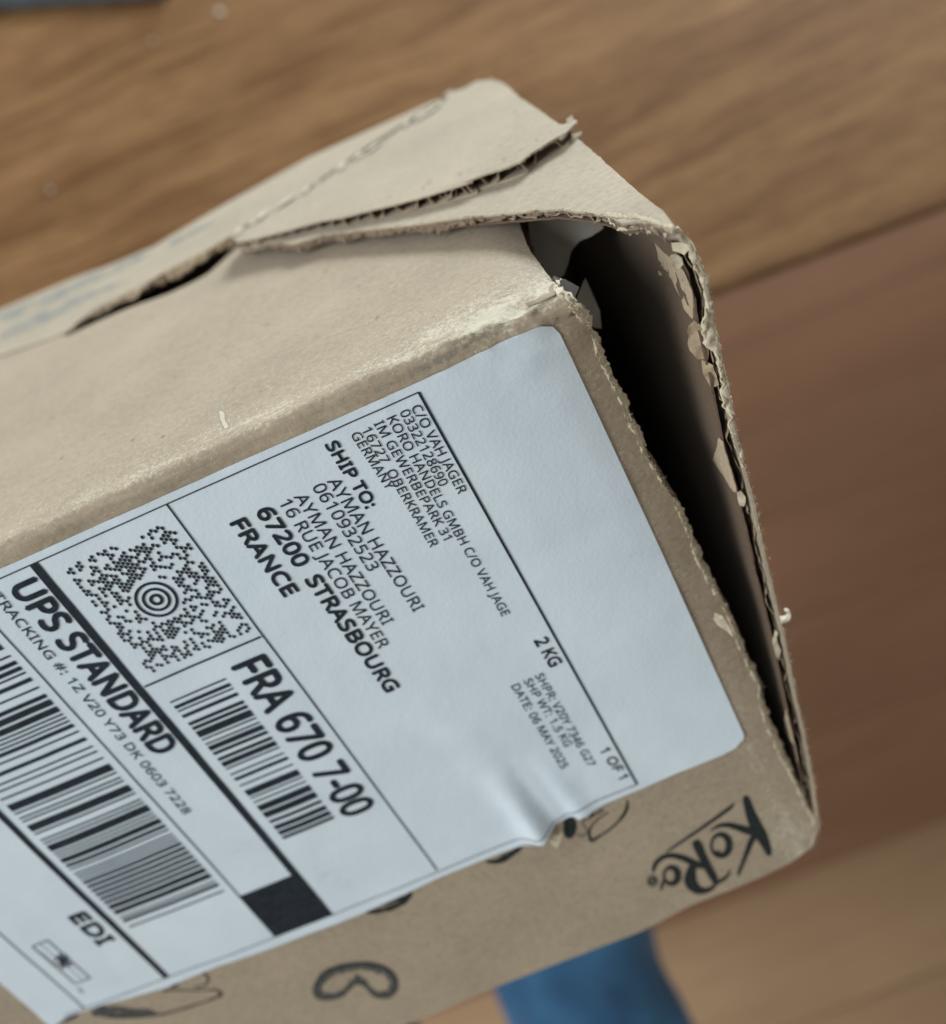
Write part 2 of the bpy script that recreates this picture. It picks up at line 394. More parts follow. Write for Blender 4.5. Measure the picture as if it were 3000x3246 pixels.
# ---- top flaps
G0, T0 = 1.5, 2.0
def hC(x, y):
    return G0 + T0 + .9 * max(0, (x + 40) / 50) - .25 * max(0, -(x + 60)) / 10 + .15 * fbm((x * .04, y * .04, 2), 2)
def mapC(x, y, off): return (x, y, hC(x, y) + off)
def P_T(pts, h): return [hitT(p, h) for p in pts]
frontC = [D(466, 480), D(520, 473), D(574, 475), c3(870, 500), c3(1100, 470), c3(1400, 440), c3(1848, 380), c2(200, 920), c2(470, 900), c2(700, 880), c2(870, 865), c2(1000, 880), c2(1120, 902), c2(1190, 935), c2(1260, 925), c2(1330, 940), c2(1400, 965)]
rightC = [c2(1450, 958), c2(1410, 900), c2(1330, 830), c2(1220, 740), c2(1100, 630), c2(985, 530)]
fC = P_T(frontC, hC); rC = P_T(rightC, hC)
polyC = [(*p, (.22, .5)) for p in fC] + [(*p, (.12, .8)) for p in rC] + [(-4, 100), (-60, 128), (fC[0][0] - 3, fC[0][1] + 12)]
sheet('middle_flap', polyC, mapC, .35, M_FLAP, parcel, 3.5, 2.5, 11.0)
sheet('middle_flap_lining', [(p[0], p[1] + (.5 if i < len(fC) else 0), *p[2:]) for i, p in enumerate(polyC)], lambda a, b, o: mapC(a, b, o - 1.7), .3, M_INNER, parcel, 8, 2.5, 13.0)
lineC = [mapC(p[0], p[1], 0) for p in fC]
fluting('fluting', lineC, Vector((0, 1, 0)), Vector((0, 0, 1)), 2.0, 5.6, 6, M_FLUTE, parcel, 7.0, 1.1, setback=.1, jag=.9)
fibres(lineC, (0, -1, .2), 500, .2, 1.0)
EDGES = [('C', lineC)]
def hB(x, y):
    fy = max(0, min(1, (y - 45) / 105.0))
    return hC(x, y) * (1 - fy) + 1.6 * fy + 2.0 * (1 - .35 * fy) + .1 + .6 * (1 - fy)
frontB = [D(462, 472), D(496, 466), c3(520, 500), c3(640, 470), c3(850, 410), c3(1000, 385), c3(1130, 350), c3(1340, 300), c3(1560, 240), c3(1848, 150), c2(200, 790), c2(400, 740), c2(530, 690), c2(600, 670), c2(700, 630), c2(750, 590), c2(800, 560), c2(860, 520), c2(920, 490), c2(965, 445)]
rightB = [c2(970, 428), c2(900, 452), c2(880, 450), c2(790, 385), c2(690, 320), c2(630, 265), c2(590, 240), c2(530, 236), c2(480, 240), c2(420, 275)]
backB = [D(880, 180), D(850, 205), D(780, 252), D(700, 304), D(600, 368), D(500, 430), D(452, 460)]
fB = P_T(frontB, hB); rB = P_T(rightB, hB); kB = P_T(backB, hB)
def mapB(x, y, off): return (x, y, hB(x, y) + off)
polyB = [(*p, (.12, .6)) for p in fB] + [(*p, (.2, .8)) for p in rB] + [(*p, (.5, .7)) for p in kB]
sheet('outer_flap', polyB, mapB, .35, M_FLAP, parcel, 3.5, 2.5, 17.0)
sheet('outer_flap_lining', [(p[0], p[1] + (.3 if i < len(fB) else 0), *p[2:]) for i, p in enumerate(polyB)], lambda a, b, o: mapB(a, b, o - 2.3), .3, M_FLAP, parcel, 8, 2.5, 19.0)
lineB = [mapB(p[0], p[1], 0) for p in fB]
fluting('fluting', lineB, Vector((0, 1, 0)), Vector((0, 0, 1)), 2.6, 8.2, 7, M_FLUTE, parcel, 12.0, .2, setback=.35, jag=1.1)
fibres(lineB[-8:], (0, -1, .6), 260, .2, 1.3); fibres(lineB, (0, -1, .1), 160, .2, .8)
for nm_, ln_, wd_, sd_ in (('C', lineC[:7], 1.7, 61.0), ('C', lineC[6:12], 1.25, 64.0), ('C', lineC[11:], 1.0, 67.0)):
    pulp('torn_edge', [Vector(p) + Vector((0, .45, -.42)) for p in ln_], wd_, wd_ * .8, Vector((0, .1, -1)).normalized(), Vector((0, -1, .1)).normalized(), sd_, M_CRUSH_SHADE, amp=.8, drop=-.15)
# far strip of the top beyond the perforated tear
def hD(x, y):
    f = max(0, min(1, (x + 126) / 26)); f = f * f * (3 - 2 * f)
    return .42 + f * 1.0 + .4 * max(0, min(1, (x + 120) / 60)) + f * .15 * fbm((x * .03, y * .05, 8), 2)
frontD = [D(130, 648), D(160, 622), D(200, 596), D(280, 556), D(320, 531), D(400, 491), D(450, 460)]
gapD = [D(500, 424), D(600, 362), D(700, 298), D(780, 246), D(850, 200), D(882, 172)]
farD = [D(875, 184), D(740, 245), D(600, 308), D(450, 392), D(300, 481), D(150, 540), D(0, 604)]
fD = P_T(frontD, hD); gD = P_T(gapD, hD); kD = P_T(farD, hD)
polyD = [(*p, (.35, .6)) for p in fD] + [(*p, (.5, .6)) for p in gD] + kD + [(-340, 178), (-340, fD[0][1] + 40), (-180, fD[0][1] + 22), (-132, fD[0][1] + 3)]
def mapD(x, y, off): return (x, y, hD(x, y) + off)
def wearD(x, y): return (0, 0)
sheet('far_top_strip', polyD, mapD, .35, M_FLAP, parcel, 4, 2.5, 23.0)
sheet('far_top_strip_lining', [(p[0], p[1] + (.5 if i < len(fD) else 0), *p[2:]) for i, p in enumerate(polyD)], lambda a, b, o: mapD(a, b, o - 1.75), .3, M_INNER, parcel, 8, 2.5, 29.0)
lineD = [mapD(p[0], p[1], 0) for p in fD]
fluting('fluting', lineD, Vector((0, 1, 0)), Vector((0, 0, 1)), 2.0, 7, 7, M_FLUTE, parcel, 15.0, .9, setback=.5, jag=1.2)
fibres(lineD, (0, -1, .3), 250, .2, 1.0)
pulp('torn_edge', [Vector(p) + Vector((0, -.05, -.25)) for p in lineD], 1.3, 3.0, Vector((0, .15, -1)).normalized(), Vector((0, -1, .1)).normalized(), 71.0, M_SHRED, amp=.6, drop=-.2)
# ---- torn end panel
XR = [(8, 10), (6.8, 10.1), (3.9, 11.5), (1.7, 12.0), (-1.9, 13.2), (-6.3, 13.6), (-10.5, 13.2), (-15.5, 12.1), (-19.3, 11.6), (-24.1, 11.0), (-35.7, 9.5), (-47.2, 8.6), (-63.5, 6.6), (-76.1, 5.3), (-92.1, 3.0), (-104.7, 1.6), (-117.7, -.3), (-130.2, -2.9), (-145, -6)]
def xr(z):
    for (z0, a), (z1, b_) in zip(XR, XR[1:]):
        if z >= z1: f = max(0, (z0 - z)) / (z0 - z1); return a + (b_ - a) * min(1, f)
    return XR[-1][1]
def mapR(y, z, off):                              # off < 0 goes into the board, towards the parcel's inside
    h = xr(z) - .13 * y * (1 + .004 * z) + .2 * fbm((y * .06, z * .06, 3), 2)
    return (h + off, y, z)
zz = [3.6, 1.7, -1.9, -6.3, -10.5, -15.5, -19.3, -24, -30, -35.7, -41, -47.2, -55, -63.5, -70, -76, -84, -92, -98, -104, -111, -117, -124, -130]
polyR = [(0, z, (.35, .6)) for z in zz] + [(3, -138), (150, -138), (150, 0), (60, 1.5), (20, 2.6)]
sheet('end_panel', polyR, mapR, .4, M_FLAP, parcel, 5, 2.5, 31.0)
innerR = [(1.2 + 1.2 * max(0, fbm((z * .12, 3, 4), 2)), z, (.7, .5)) for z in zz] + [(3, -138), (150, -138), (150, -2), (60, -1.5), (20, -.5)]
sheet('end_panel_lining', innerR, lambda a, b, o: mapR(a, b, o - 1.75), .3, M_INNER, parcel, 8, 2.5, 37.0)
lineR = [mapR(0, z, 0) for z in zz]
fluting('fluting', lineR, Vector((0, 1, 0)), Vector((1, 0, 0)), 2.0, 11, 7, M_FLUTE, parcel, 21.0, 1.5, setback=1.5, jag=1.6)
fibres(lineR, (.4, -1, 0), 900, .2, 1.2)
# outward curl and paper shreds hanging on the end panel
pulp('torn_edge', [Vector(mapR(.2, z, .1)) for z in zz[1:11]], 2.2, 1.0, Vector((-.75, -.35, 0)).normalized(), Vector((.2, -.95, .1)).normalized(), 21.0, amp=.7, drop=.3)
pulp('torn_edge', [Vector(mapC(p[0], p[1], .15)) for p in P_T([c2(1120, 895), c2(1190, 905), c2(1260, 905), c2(1330, 925), c2(1400, 950), c2(1440, 960)], hC)], 2.6, 1.2, Vector((-.1, -.6, -.8)).normalized(), Vector((.1, -.5, .85)).normalized(), 33.0, amp=.8, drop=.5)

def shred(pix, X0, m=M_SHRED, seed=1, curl=.8, plane='R', yy=None, n=2.0):
    """small flake of paper outlined in the photo, standing on the end panel's inside"""
    pts = []
    for p in pix:
        d = ray(p)
        if plane == 'Y': t = (X0 - CY) / d.y
        else:
            t = (.3 - CY) / d.y
            while t < 60 / d.y - CY / d.y:
                y, z = CY + t * d.y, CZ + t * d.z
                if mapR(max(y, 0), z, -1.9 - X0)[0] <= CX + t * d.x: break
                t += .3 / d.y
        pts.append(Vector((CX + t * d.x, CY + t * d.y, CZ + t * d.z)))
    if plane == 'Y':
        po = [(p.x, p.z, (.18, .35)) for p in pts]
        fm = lambda a, b, o: (a, X0 - o + curl * fbm((a * .3, b * .3, seed), 3), b)
    else:
        po = [(p.y, p.z, (.18, .35)) for p in pts]
        fm = lambda a, b, o: (mapR(a, b, -1.9 - X0)[0] + o - curl * abs(fbm((a * .25, b * .25, seed), 3)), a, b)
    return sheet('paper_shred', po, fm, .15, m, parcel, .8, .5, seed)
shred([c4(1440, 850), c4(1400, 890), c4(1395, 930), c4(1410, 960), c4(1400, 1010), c4(1420, 1060), c4(1460, 1100), c4(1530, 1110), c4(1540, 1000), c4(1500, 900)], 1.6, seed=3, plane='Y')
shred([c4(1490, 1110), c4(1500, 1200), c4(1530, 1260), c4(1560, 1300), c4(1600, 1270), c4(1560, 1140)], 1.4, seed=5, plane='Y')
shred([c4(1290, 430), c4(1280, 460), c4(1300, 500), c4(1340, 520), c4(1370, 490), c4(1360, 450), c4(1320, 420)], 1.0, M_PULP, seed=6, plane='Y')
shred([c4(1290, 345), c4(1300, 400), c4(1370, 420), c4(1400, 380), c4(1360, 340)], .8, M_PULP, seed=7, plane='Y')
shred([c4(1180, 330), c4(1215, 460), c4(1210, 550), c4(1300, 570), c4(1400, 800), c4(1440, 840), c4(1440, 700), c4(1380, 520), c4(1290, 400), c4(1250, 300)], .1, seed=9, curl=.3)
shred([c5(970, 170), c5(950, 250), c5(930, 310), c5(950, 350), c5(1000, 420), c5(1040, 490), c5(1080, 520), c5(1075, 420), c5(1040, 300), c5(1010, 190)], .2, seed=11, curl=.3)
shred([c5(1075, 530), c5(1090, 600), c5(1120, 610), c5(1130, 560), c5(1100, 510)], 1.0, M_PULP, seed=12, plane='Y')
shred([c5(1310, 1390), c5(1300, 1480), c5(1320, 1560), c5(1345, 1590), c5(1350, 1520), c5(1325, 1460), c5(1330, 1400)], 1.0, M_PULP, seed=13, plane='Y')
shred([c6(1450, 90), c6(1420, 170), c6(1430, 250), c6(1490, 330), c6(1520, 300), c6(1500, 200), c6(1470, 110)], .3, seed=14, curl=.2)
shred([c6(1490, 330), c6(1500, 410), c6(1550, 430), c6(1540, 360)], .2, seed=15, curl=.2)
# curled scraps standing out of the torn edges
def curl_scrap(center, rad, width, a0, a1, tilt):
    c = Vector(center); verts = []; faces = []; n = 14
    for i in range(n + 1):
        a = a0 + (a1 - a0) * i / n; rr = rad * (1 - .25 * i / n); w = width * (1 - .5 * (i / n) ** 2) * (1 + .15 * noise.noise(Vector((i * .7, rad, 1))))
        p = c + Vector((math.cos(a) * rr, tilt * i / n * .5, math.sin(a) * rr)); verts += [(p + Vector((0, -w / 2, .1))) * MM, (p + Vector((0, w / 2, -.1))) * MM]
        if i: k = 2 * i; faces.append((k - 2, k - 1, k + 1, k))
    o = mesh_obj('paper_shred', verts, faces, M_TAB, parcel, True); md = o.modifiers.new('t', 'SOLIDIFY'); md.thickness = .0003; return o
x, z = hitF(c5(1385, 1300)); curl_scrap((x - .2, 0, z + .2), 1.3, 1.8, math.radians(215), math.radians(430), .6)
shred([c5(935, 1290), c5(925, 1330), c5(960, 1370), c5(1020, 1410), c5(1050, 1440), c5(1030, 1380), c5(1000, 1330), c5(975, 1300)], -.7, M_PULP, seed=21, plane='Y', curl=.6)
# back, bottom and closed far end of the box
def plate(name, p, n=1):
    return mesh_obj(name, [Vector(v) * MM for v in p], [(0, 1, 2, 3), (7, 6, 5, 4), (0, 4, 5, 1), (1, 5, 6, 2), (2, 6, 7, 3), (3, 7, 4, 0)], M_INNER, parcel)
def slab(name, a, b_):
    (x0, y0, z0), (x1, y1, z1) = a, b_
    return plate(name, [(x0, y0, z0), (x1, y0, z0), (x1, y1, z0), (x0, y1, z0), (x0, y0, z1), (x1, y0, z1), (x1, y1, z1), (x0, y1, z1)])
slab('rear_panel', (-340, 148.5, -138), (-8, 150, -1.2))
slab('bottom_panel', (-340, 4, -140), (-9, 150, -138))
slab('left_end_panel', (-342, 2, -142), (-340, 168, -1))

# fibres collected above
vs, fs = [], []
for p, q, e, s in FIB:
    k = len(vs); vs += [(p - s) * MM, (p + s) * MM, (q - s * .7) * MM, (q + s * .7) * MM, e * MM]
    fs += [(k, k + 1, k + 3, k + 2), (k + 2, k + 3, k + 4)]
tag(mesh_obj('torn_fibres', vs, fs, M_PULP, parcel), kind='stuff')

# ------------------------------------------------------------------ shipping label
gG, gA, gB, gC, gD_, gE, g7 = K(1000, 1150, 1.848), K(0, 1500, 1.848), K(0, 2300, 2.0533), K(700, 2400, 1.848), K(600, 1900, 2.0533), K(1500, 1900, 1.848), K(0, 900, 1.54)
ZB_ = sorted([hitF(D(*p)) for p in [(1243, 1529), (1130, 1573), (1060, 1612), (855, 1700), (705, 1760), (430, 1868), (330, 1905), (168, 1966)]])
def zbot(x):
    if x <= ZB_[0][0]: return ZB_[0][1]
    if x >= ZB_[-1][0]: return ZB_[-1][1] + (x - ZB_[-1][0]) * .06
    for (a, za), (b_, zb) in zip(ZB_, ZB_[1:]):
        if x <= b_: return za + (zb - za) * (x - a) / (b_ - a)
ZTOP = -5.15
def lmap(p):
    x, z = hitF(p); return x, (ZTOP - z) / (ZTOP - zbot(x))
def lz(x, u_): return ZTOP + (zbot(x) - ZTOP) * u_
def lh(x, z):                                     # height of the label's face over the label plane
    s = z + R0 - Q0
    h = dent(x, s) + .32
    cz = max(0, min(1, (-z - 78) / 24.0))
    dx = x + 53.5 + (z + 104) * .10
    h += cz ** 1.5 * (2.5 * math.exp(-(dx / 2.7) ** 2) - 1.2 * math.exp(-((dx - 5.2) / 2.2) ** 2) + .9 * math.exp(-((dx - 9.5) / 2.4) ** 2))
    h += .35 * fbm((x * .03, z * .05, 6), 2) * math.exp(-((z + 55) / 30) ** 2) + .05 * fbm((x * .2, z * .2, 3), 2) + .10 * fbm((x * .09, z * .05, 13), 3)
    h += .30 * math.exp(-((x + 58 + (z + 70) * .25) / 5) ** 2 - ((z + 72) / 22) ** 2)
    h += .22 * max(0, (-z - 95 - .06 * (-x)) / 8) if z < -90 else 0
    h += .10 * math.exp(-((x + 27.0 - .5 * (z + 4)) / .5) ** 2) * math.exp(-((z + 6) / 4) ** 2) * 3
    h += .06 * math.exp(-((x + 37.5 - .3 * (z + 4)) / .4) ** 2) * math.exp(-((z + 5) / 3) ** 2) * 3
    return max(h, dent(x, s) + .3)
def lpt(x, z, off=0.0): return (x, -(lh(x, z) + off), z)
low = [c6(1095, 348), c6(1000, 395), c6(700, 510), c6(500, 600), c6(250, 700), c6(60, 790), gE(590, 1250), gE(530, 1280), gE(480, 1302), gE(400, 1362), gE(250, 1425), gC(1848, 468), gC(1300, 690), gC(840, 900), gC(320, 1100), gC(0, 1210), gB(1100, 1690), gB(820, 1772), gB(700, 1800), gB(440, 1890), gB(360, 1942)]
lowp = [hitF(p) for p in low]
upp = [(-9.2, -7.0), (-9.7, -5.2), (-11.2, -3.9)] + [hitF(D(x, 1110 - (1110 - 625) * x / 1085)) for x in (900, 600, 300, 0)]
polyL = upp + [(-175, -3.7), (-175, lowp[-1][1] - .4)] + lowp[::-1] + [(-10.2, -99.3), (-9.4, -98.9), (-8.95, -98.2), (-8.8, -97.2), (-8.8, -50)]
label = sheet('shipping_label', polyL, lambda a, b, o: lpt(a, b, o), .12, M_LABEL, parcel, 2.0, 1.0, 41, gbox=(-66, -36, -112, -78, .8))
shred([gE(425, 1372), gE(525, 1365), gE(522, 1400), gE(492, 1468), gE(458, 1432)], -.45, M_PULP, seed=23, plane='Y', curl=.3)
# print: text, rules, bars
PV, PF = [], []
OFF = .15
def padd(poly):                                     # poly of (x, u)
    k = len(PV); PV.extend(Vector(lpt(x, lz(x, u_), OFF)) * MM for x, u_ in poly); PF.append(tuple(range(k, k + len(poly))))
def rule(p, q, w, seg=4.0):                         # p, q photo px; w in mm
    (x0, u0), (x1, u1) = lmap(p), lmap(q); rulexu(x0, u0, x1, u1, w, seg)
def rulexu(x0, u0, x1, u1, w, seg=3.0):
    H = 99.0; dx, du = x1 - x0, (u1 - u0) * H; L = math.hypot(dx, du); n = max(1, int(L / seg)); nx, nu = -du / L * w / 2, dx / L * w / 2 / H
    for i in range(n):
        a, b_ = i / n, (i + 1) / n
        P = [(x0 + dx * a, u0 + (u1 - u0) * a), (x0 + dx * b_, u0 + (u1 - u0) * b_)]
        padd([(P[0][0] - nx, P[0][1] - nu), (P[1][0] - nx, P[1][1] - nu), (P[1][0] + nx, P[1][1] + nu), (P[0][0] + nx, P[0][1] + nu)])
try:
    import os
    FONT = bpy.data.fonts.load(os.path.join(bpy.utils.resource_path('LOCAL'), 'datafiles', 'fonts', 'NotoSansHebrew-Regular.woff2'))
except Exception:
    FONT = None
def text(s, p, q, H, bold=0.0, u0=None):
    H *= 1.33
    (x0, ua), (x1, ub) = lmap(p), lmap(q)
    cu = bpy.data.curves.new('t', 'FONT'); cu.body = s; cu.size = 1; cu.offset = 0
    if FONT: cu.font = FONT
    cu.resolution_u = 3
    o = bpy.data.objects.new('t', cu); C.objects.link(o)
    dg = bpy.context.evaluated_depsgraph_get(); me = bpy.data.meshes.new_from_object(o.evaluated_get(dg))
    bm = bmesh.new(); bm.from_mesh(me)
    vx = [v.co.x for v in bm.verts]; vy = [v.co.y for v in bm.verts]; a, b_ = min(vx), max(vx)
    cap = .66
    w_ = abs(ub - ua) * 99; e = bold * H * 1.6 + .036
    for si, (sx, sy) in enumerate(((0, 0), (1, 0), (-1, 0), (0, 1), (0, -1)) if bold else ((-.6, 0), (.6, 0), (0, .6))):
        k = len(PV)
        for v in bm.verts:
            gx = (v.co.x - a) / (b_ - a) + sx * e / w_; gy = (v.co.y / cap - .5) * H + sy * e
            x = x0 + (x1 - x0) * gx + gy; PV.append(Vector(lpt(x, lz(x, ua + (ub - ua) * gx), OFF + .006 * si)) * MM)
        for f in bm.faces: PF.append(tuple(v.index + k for v in f.verts))
    bm.free(); bpy.data.objects.remove(o); bpy.data.curves.remove(cu); bpy.data.meshes.remove(me)
text('C/O VAH JAGER', gG(590, 240), gG(868, 750), 1.36)
text('03322128690', gG(522, 268), gG(757, 706), 1.36)
text('KORO HANDELS GMBH C/O VAH JAGE', gG(447, 305), gG(1120, 1468), 1.36)
text('IM GEWERBEPARK 31', gG(370, 335), gG(780, 1020), 1.36)
text('16727  OBERKRAMER', gG(300, 372), gG(702, 1062), 1.36)
text('GERMANY', gG(235, 400), gG(447, 726), 1.36)
text('SHIP TO:', gG(95, 455), gG(335, 832), 1.75, .022)
text('AYMAN HAZZOURI', gG(105, 670), gG(612, 1435), 1.85)
text('0610932523', gG(18, 705), gG(350, 1200), 1.85)
text('AYMAN HAZZOURI', gG(-90, 762), gG(432, 1513), 1.85)
text('16 RUE JACOB MAYER', g7(1392, 1050), gG(410, 1650), 1.85)
text('67200  STRASBOURG', g7(1290, 1090), gD_(1335, 570), 2.35, .026)
text('FRANCE', gA(1398, 268), gA(1718, 692), 2.35, .026)
text('2 KG', gE(395, 218), gE(492, 375), 2.0, .016)
text('SHPR: V20Y 7346 G27', gE(385, 428), gE(698, 962), 1.35)
text('SHP WT: 1.5 KG', gE(318, 458), gE(562, 848), 1.35)
text('DATE: 06 MAY 2025', gE(245, 490), gE(540, 975), 1.35)
text('1 OF 1', gE(768, 862), gE(885, 1035), 1.6, .008)
text('FRA 670 7-00', gD_(398, 382), gD_(1130, 1368), 5.6, .020)
text('UPS STANDARD', gA(145, 628), gA(988, 1612), 4.3, .026)
text('TRACKING #: 1Z V20 Y73 DK 0603 7228', gA(-20, 690), gB(1228, 560), 1.55)
text('EDI', gB(505, 1215), gB(705, 1400), 3.2, .03)
UL = lmap((1325, 1234)); BR = lmap((2019, 2482))
rulexu(-170, 0, UL[0], 0, .22); rulexu(-170, 1, -68, 1, .2); rulexu(-68, 1, BR[0], 1, .2, .7)
rulexu(UL[0], 0, BR[0], 1, .42)
rule((530, 1595), (1385, 2754), .30)
rule((460, 2171), (828, 2011), .42)
rulexu(-102.5, 0, -102.5, 1, 1.55)
# black square hanging on the thick bar
qa = [lmap(p) for p in ((925, 2771), (1054, 2890), (873, 2965), (760, 2833))]
xa = -102.5; xb = (qa[2][0] + qa[3][0]) / 2; ua = (qa[0][1] + qa[3][1]) / 2
for i in range(4):
    for j in range(4):
        f = lambda t: ua + (1 - ua) * t
        padd([(xa + (xb - xa) * i / 4, f(j / 4)), (xa + (xb - xa) * (i + 1) / 4, f(j / 4)), (xa + (xb - xa) * (i + 1) / 4, f((j + 1) / 4)), (xa + (xb - xa) * i / 4, f((j + 1) / 4))])
rulexu(xb, -0.0, xb, 1, .28)
p1, p2 = lmap((0, 2573)), lmap((531, 3096)); xk = p2[0]; rulexu(xk, .3, xk, 1, 1.3)
xk2 = lmap((265, 3191))[0]; rulexu(xk2, .5, xk2, 1, .28)
# bars
def bars(xa_, xb_, u0, u1, nmod, seed):
    rnd = random.Random(seed); t = 0; pos = []
    while t < nmod:
        w = rnd.choice((1, 1, 1, 2, 2, 3, 4)); g = rnd.choice((1, 1, 2, 1, 2, 3)); pos.append((t, w)); t += w + g
    T = t
    for a, w in pos:
        w_ = w - .12; c = a + w / 2
        ub_ = u0 + (u1 - u0) * c / T; rulexu(xa_, ub_, xb_, ub_, w_ * (u1 - u0) / T * 99, 1.6)
b0, b1 = lmap((714, 2144)), lmap((1070, 2601)); b2, b3 = lmap((538, 2220)), lmap((912, 2667))
bars((b0[0] + b1[0]) / 2, (b2[0] + b3[0]) / 2, (b0[1] + b2[1]) / 2, (b1[1] + b3[1]) / 2, 100, 3)
b0, b1 = lmap((19, 2049)), lmap((709, 2824)); b2, b3 = lmap((7, 2534)), lmap((419, 2943))
bars((b0[0] + b1[0]) / 2, (b2[0] + b3[0]) / 2, b0[1] - .06, (b1[1] + b3[1]) / 2, 165, 9)
# dot matrix with bullseye
cs = [lmap(p) for p in ((546, 1643), (801, 1992), (187, 1798), (490, 2128))]
mx0 = (cs[0][0] + cs[1][0]) / 2; mx1 = (cs[2][0] + cs[3][0]) / 2; mu0 = (cs[0][1] + cs[2][1]) / 2; mu1 = (cs[1][1] + cs[3][1]) / 2
cc = lmap((497, 1896)); rr_ = random.Random(5)
cu_ = (mu0 + mu1) / 2; cx_ = (mx0 + mx1) / 2
cux, cxx = cc[1], cc[0]
RX = abs(lmap((496 + 62, 1894 + 26))[0] - cxx)
e1_ = lmap((gA(803, 690))); e2_ = lmap((gA(1033, 760)))
hx = abs(lmap(gA(1000, 640))[0] - lmap(gA(840, 810))[0]) / 2; hu = abs(lmap(gA(840, 640))[1] - lmap(gA(1000, 815))[1]) / 2
for i in range(33):
    for j in range(30):
        u_ = mu0 + (mu1 - mu0) * (j + .5 + (.5 if i % 2 else 0)) / 30.5; x = mx0 + (mx1 - mx0) * (i + .5) / 33
        if ((x - cxx) / (hx * 1.22)) ** 2 + ((u_ - cux) / (hu * 1.22)) ** 2 < 1: continue
        if noise.noise(Vector((i * .31, j * .31, 5.5))) * .22 + rr_.random() < .49:
            a = abs(mx1 - mx0) / 33 * .47; c = (mu1 - mu0) / 30.5 * .49
            padd([(x + a * math.cos(t * math.pi / 3), u_ + c * math.sin(t * math.pi / 3)) for t in range(6)])
for k, (r0, r1) in enumerate(((1.0, .86), (.66, .52), (.33, .17))):
    for t in range(28):
        a, b_ = t * math.tau / 28, (t + 1) * math.tau / 28
        padd([(cxx + hx * r0 * math.cos(a), cux + hu * r0 * math.sin(a)), (cxx + hx * r0 * math.cos(b_), cux + hu * r0 * math.sin(b_)), (cxx + hx * r1 * math.cos(b_), cux + hu * r1 * math.sin(b_)), (cxx + hx * r1 * math.cos(a), cux + hu * r1 * math.sin(a))])
# small boxed emblem near the bottom corner
em = [gB(310, 1388), gB(588, 1635), gB(490, 1672), gB(212, 1428)]
for i in range(4): rule(em[i], em[(i + 1) % 4], .26)
rule(gB(262, 1408), gB(400, 1530), .12); rule(gB(440, 1560), gB(540, 1650), .12); rule(gB(270, 1465), gB(360, 1545), .1)
for a, b_, w in (((360, 1495), (460, 1560), .5), ((365, 1555), (450, 1500), .45), ((400, 1480), (405, 1575), .4), ((430, 1480), (420, 1570), .3), ((380, 1480), (440, 1530), .35), ((350, 1530), (390, 1500), .3), ((440, 1530), (470, 1540), .3)):
    rule(gB(*a), gB(*b_), w)
text('TM', gB(505, 1695), gB(540, 1730), .6)
mesh_obj('label_print', PV, PF, M_INK, label)

# ------------------------------------------------------------------ print on the cardboard (strokes)
def bpt(p, off):
    x, z = hitF(p); s = z + R0 - Q0; return Vector(fold(x, s, off))
def catmull(pts, n=6):
    out = []
    for i in range(len(pts) - 1):
        p0 = pts[max(0, i - 1)]; p1 = pts[i]; p2 = pts[i + 1]; p3 = pts[min(len(pts) - 1, i + 2)]
        for k in range(n):
            t = k / n
            out.append(tuple(.5 * (2 * b + (c - a) * t + (2 * a - 5 * b + 4 * c - d) * t * t + (3 * b - a - 3 * c + d) * t ** 3) for a, b, c, d in zip(p0, p1, p2, p3)))
    out.append(tuple(pts[-1])); return out
class Print:
    def __init__(s, fat=1.25): s.v = []; s.f = []; s.k = 0; s.fat = fat
    def stroke(s, k, pts, off=.06, n=6, rough=0.0, scale=1.0):   # pts: (x, y, width) in view units of k
        c = catmull(pts, n); L = []; 
        s.k += 1; off += .004 * (s.k % 12)
        for i, (x, y, w) in enumerate(c):
            a = c[max(0, i - 1)]; b_ = c[min(len(c) - 1, i + 1)]; tx, ty = b_[0] - a[0], b_[1] - a[1]; l = math.hypot(tx, ty) or 1
            w = w * s.fat * (1 + rough * (random.random() - .5)) / 2
            L.append((bpt(k(x - ty / l * w, y + tx / l * w), off), bpt(k(x + ty / l * w, y - tx / l * w), off)))
        b0 = len(s.v)
        for p, q in L: s.v += [p * MM, q * MM]
        for i in range(len(L) - 1): j = b0 + 2 * i; s.f.append((j, j + 1, j + 3, j + 2))
    def blob(s, k, pts, off=.06):
        b0 = len(s.v); c = catmull([*pts, pts[0]], 4)[:-1]
        cx = sum(p[0] for p in c) / len(c); cy = sum(p[1] for p in c) / len(c)
        s.v.append(bpt(k(cx, cy), off) * MM)
        for p in c: s.v.append(bpt(k(*p), off) * MM)
        n = len(c)
        for i in range(n): s.f.append((b0, b0 + 1 + i, b0 + 1 + (i + 1) % n))
    def build(s, name, m): return mesh_obj(name, s.v, s.f, m, parcel)
zk = K(1950, 2550, 2.64)
lg = Print()
lg.stroke(zk, [(1085, -70, 22), (1100, -40, 50), (1130, 60, 66), (1170, 160, 82), (1225, 260, 80), (1268, 350, 58), (1288, 405, 44), (1296, 432, 14)])
lg.stroke(zk, [(1215, 260, 30), (1130, 225, 52), (1040, 195, 46), (950, 172, 36), (870, 180, 26), (800, 222, 10)])
lg.stroke(zk, [(1185, 235, 40), (1140, 310, 42), (1105, 400, 34), (1070, 490, 26), (1042, 560, 24), (1032, 600, 10)])
def ell(cx, cy, rx, ry, w0, w1, ph=0, a0=0, a1=math.tau, n=16):
    return [(cx + rx * math.cos(a0 + (a1 - a0) * i / n), cy + ry * math.sin(a0 + (a1 - a0) * i / n), w0 + (w1 - w0) * (.5 + .5 * math.cos(a0 + (a1 - a0) * i / n + ph))) for i in range(n + 1)]
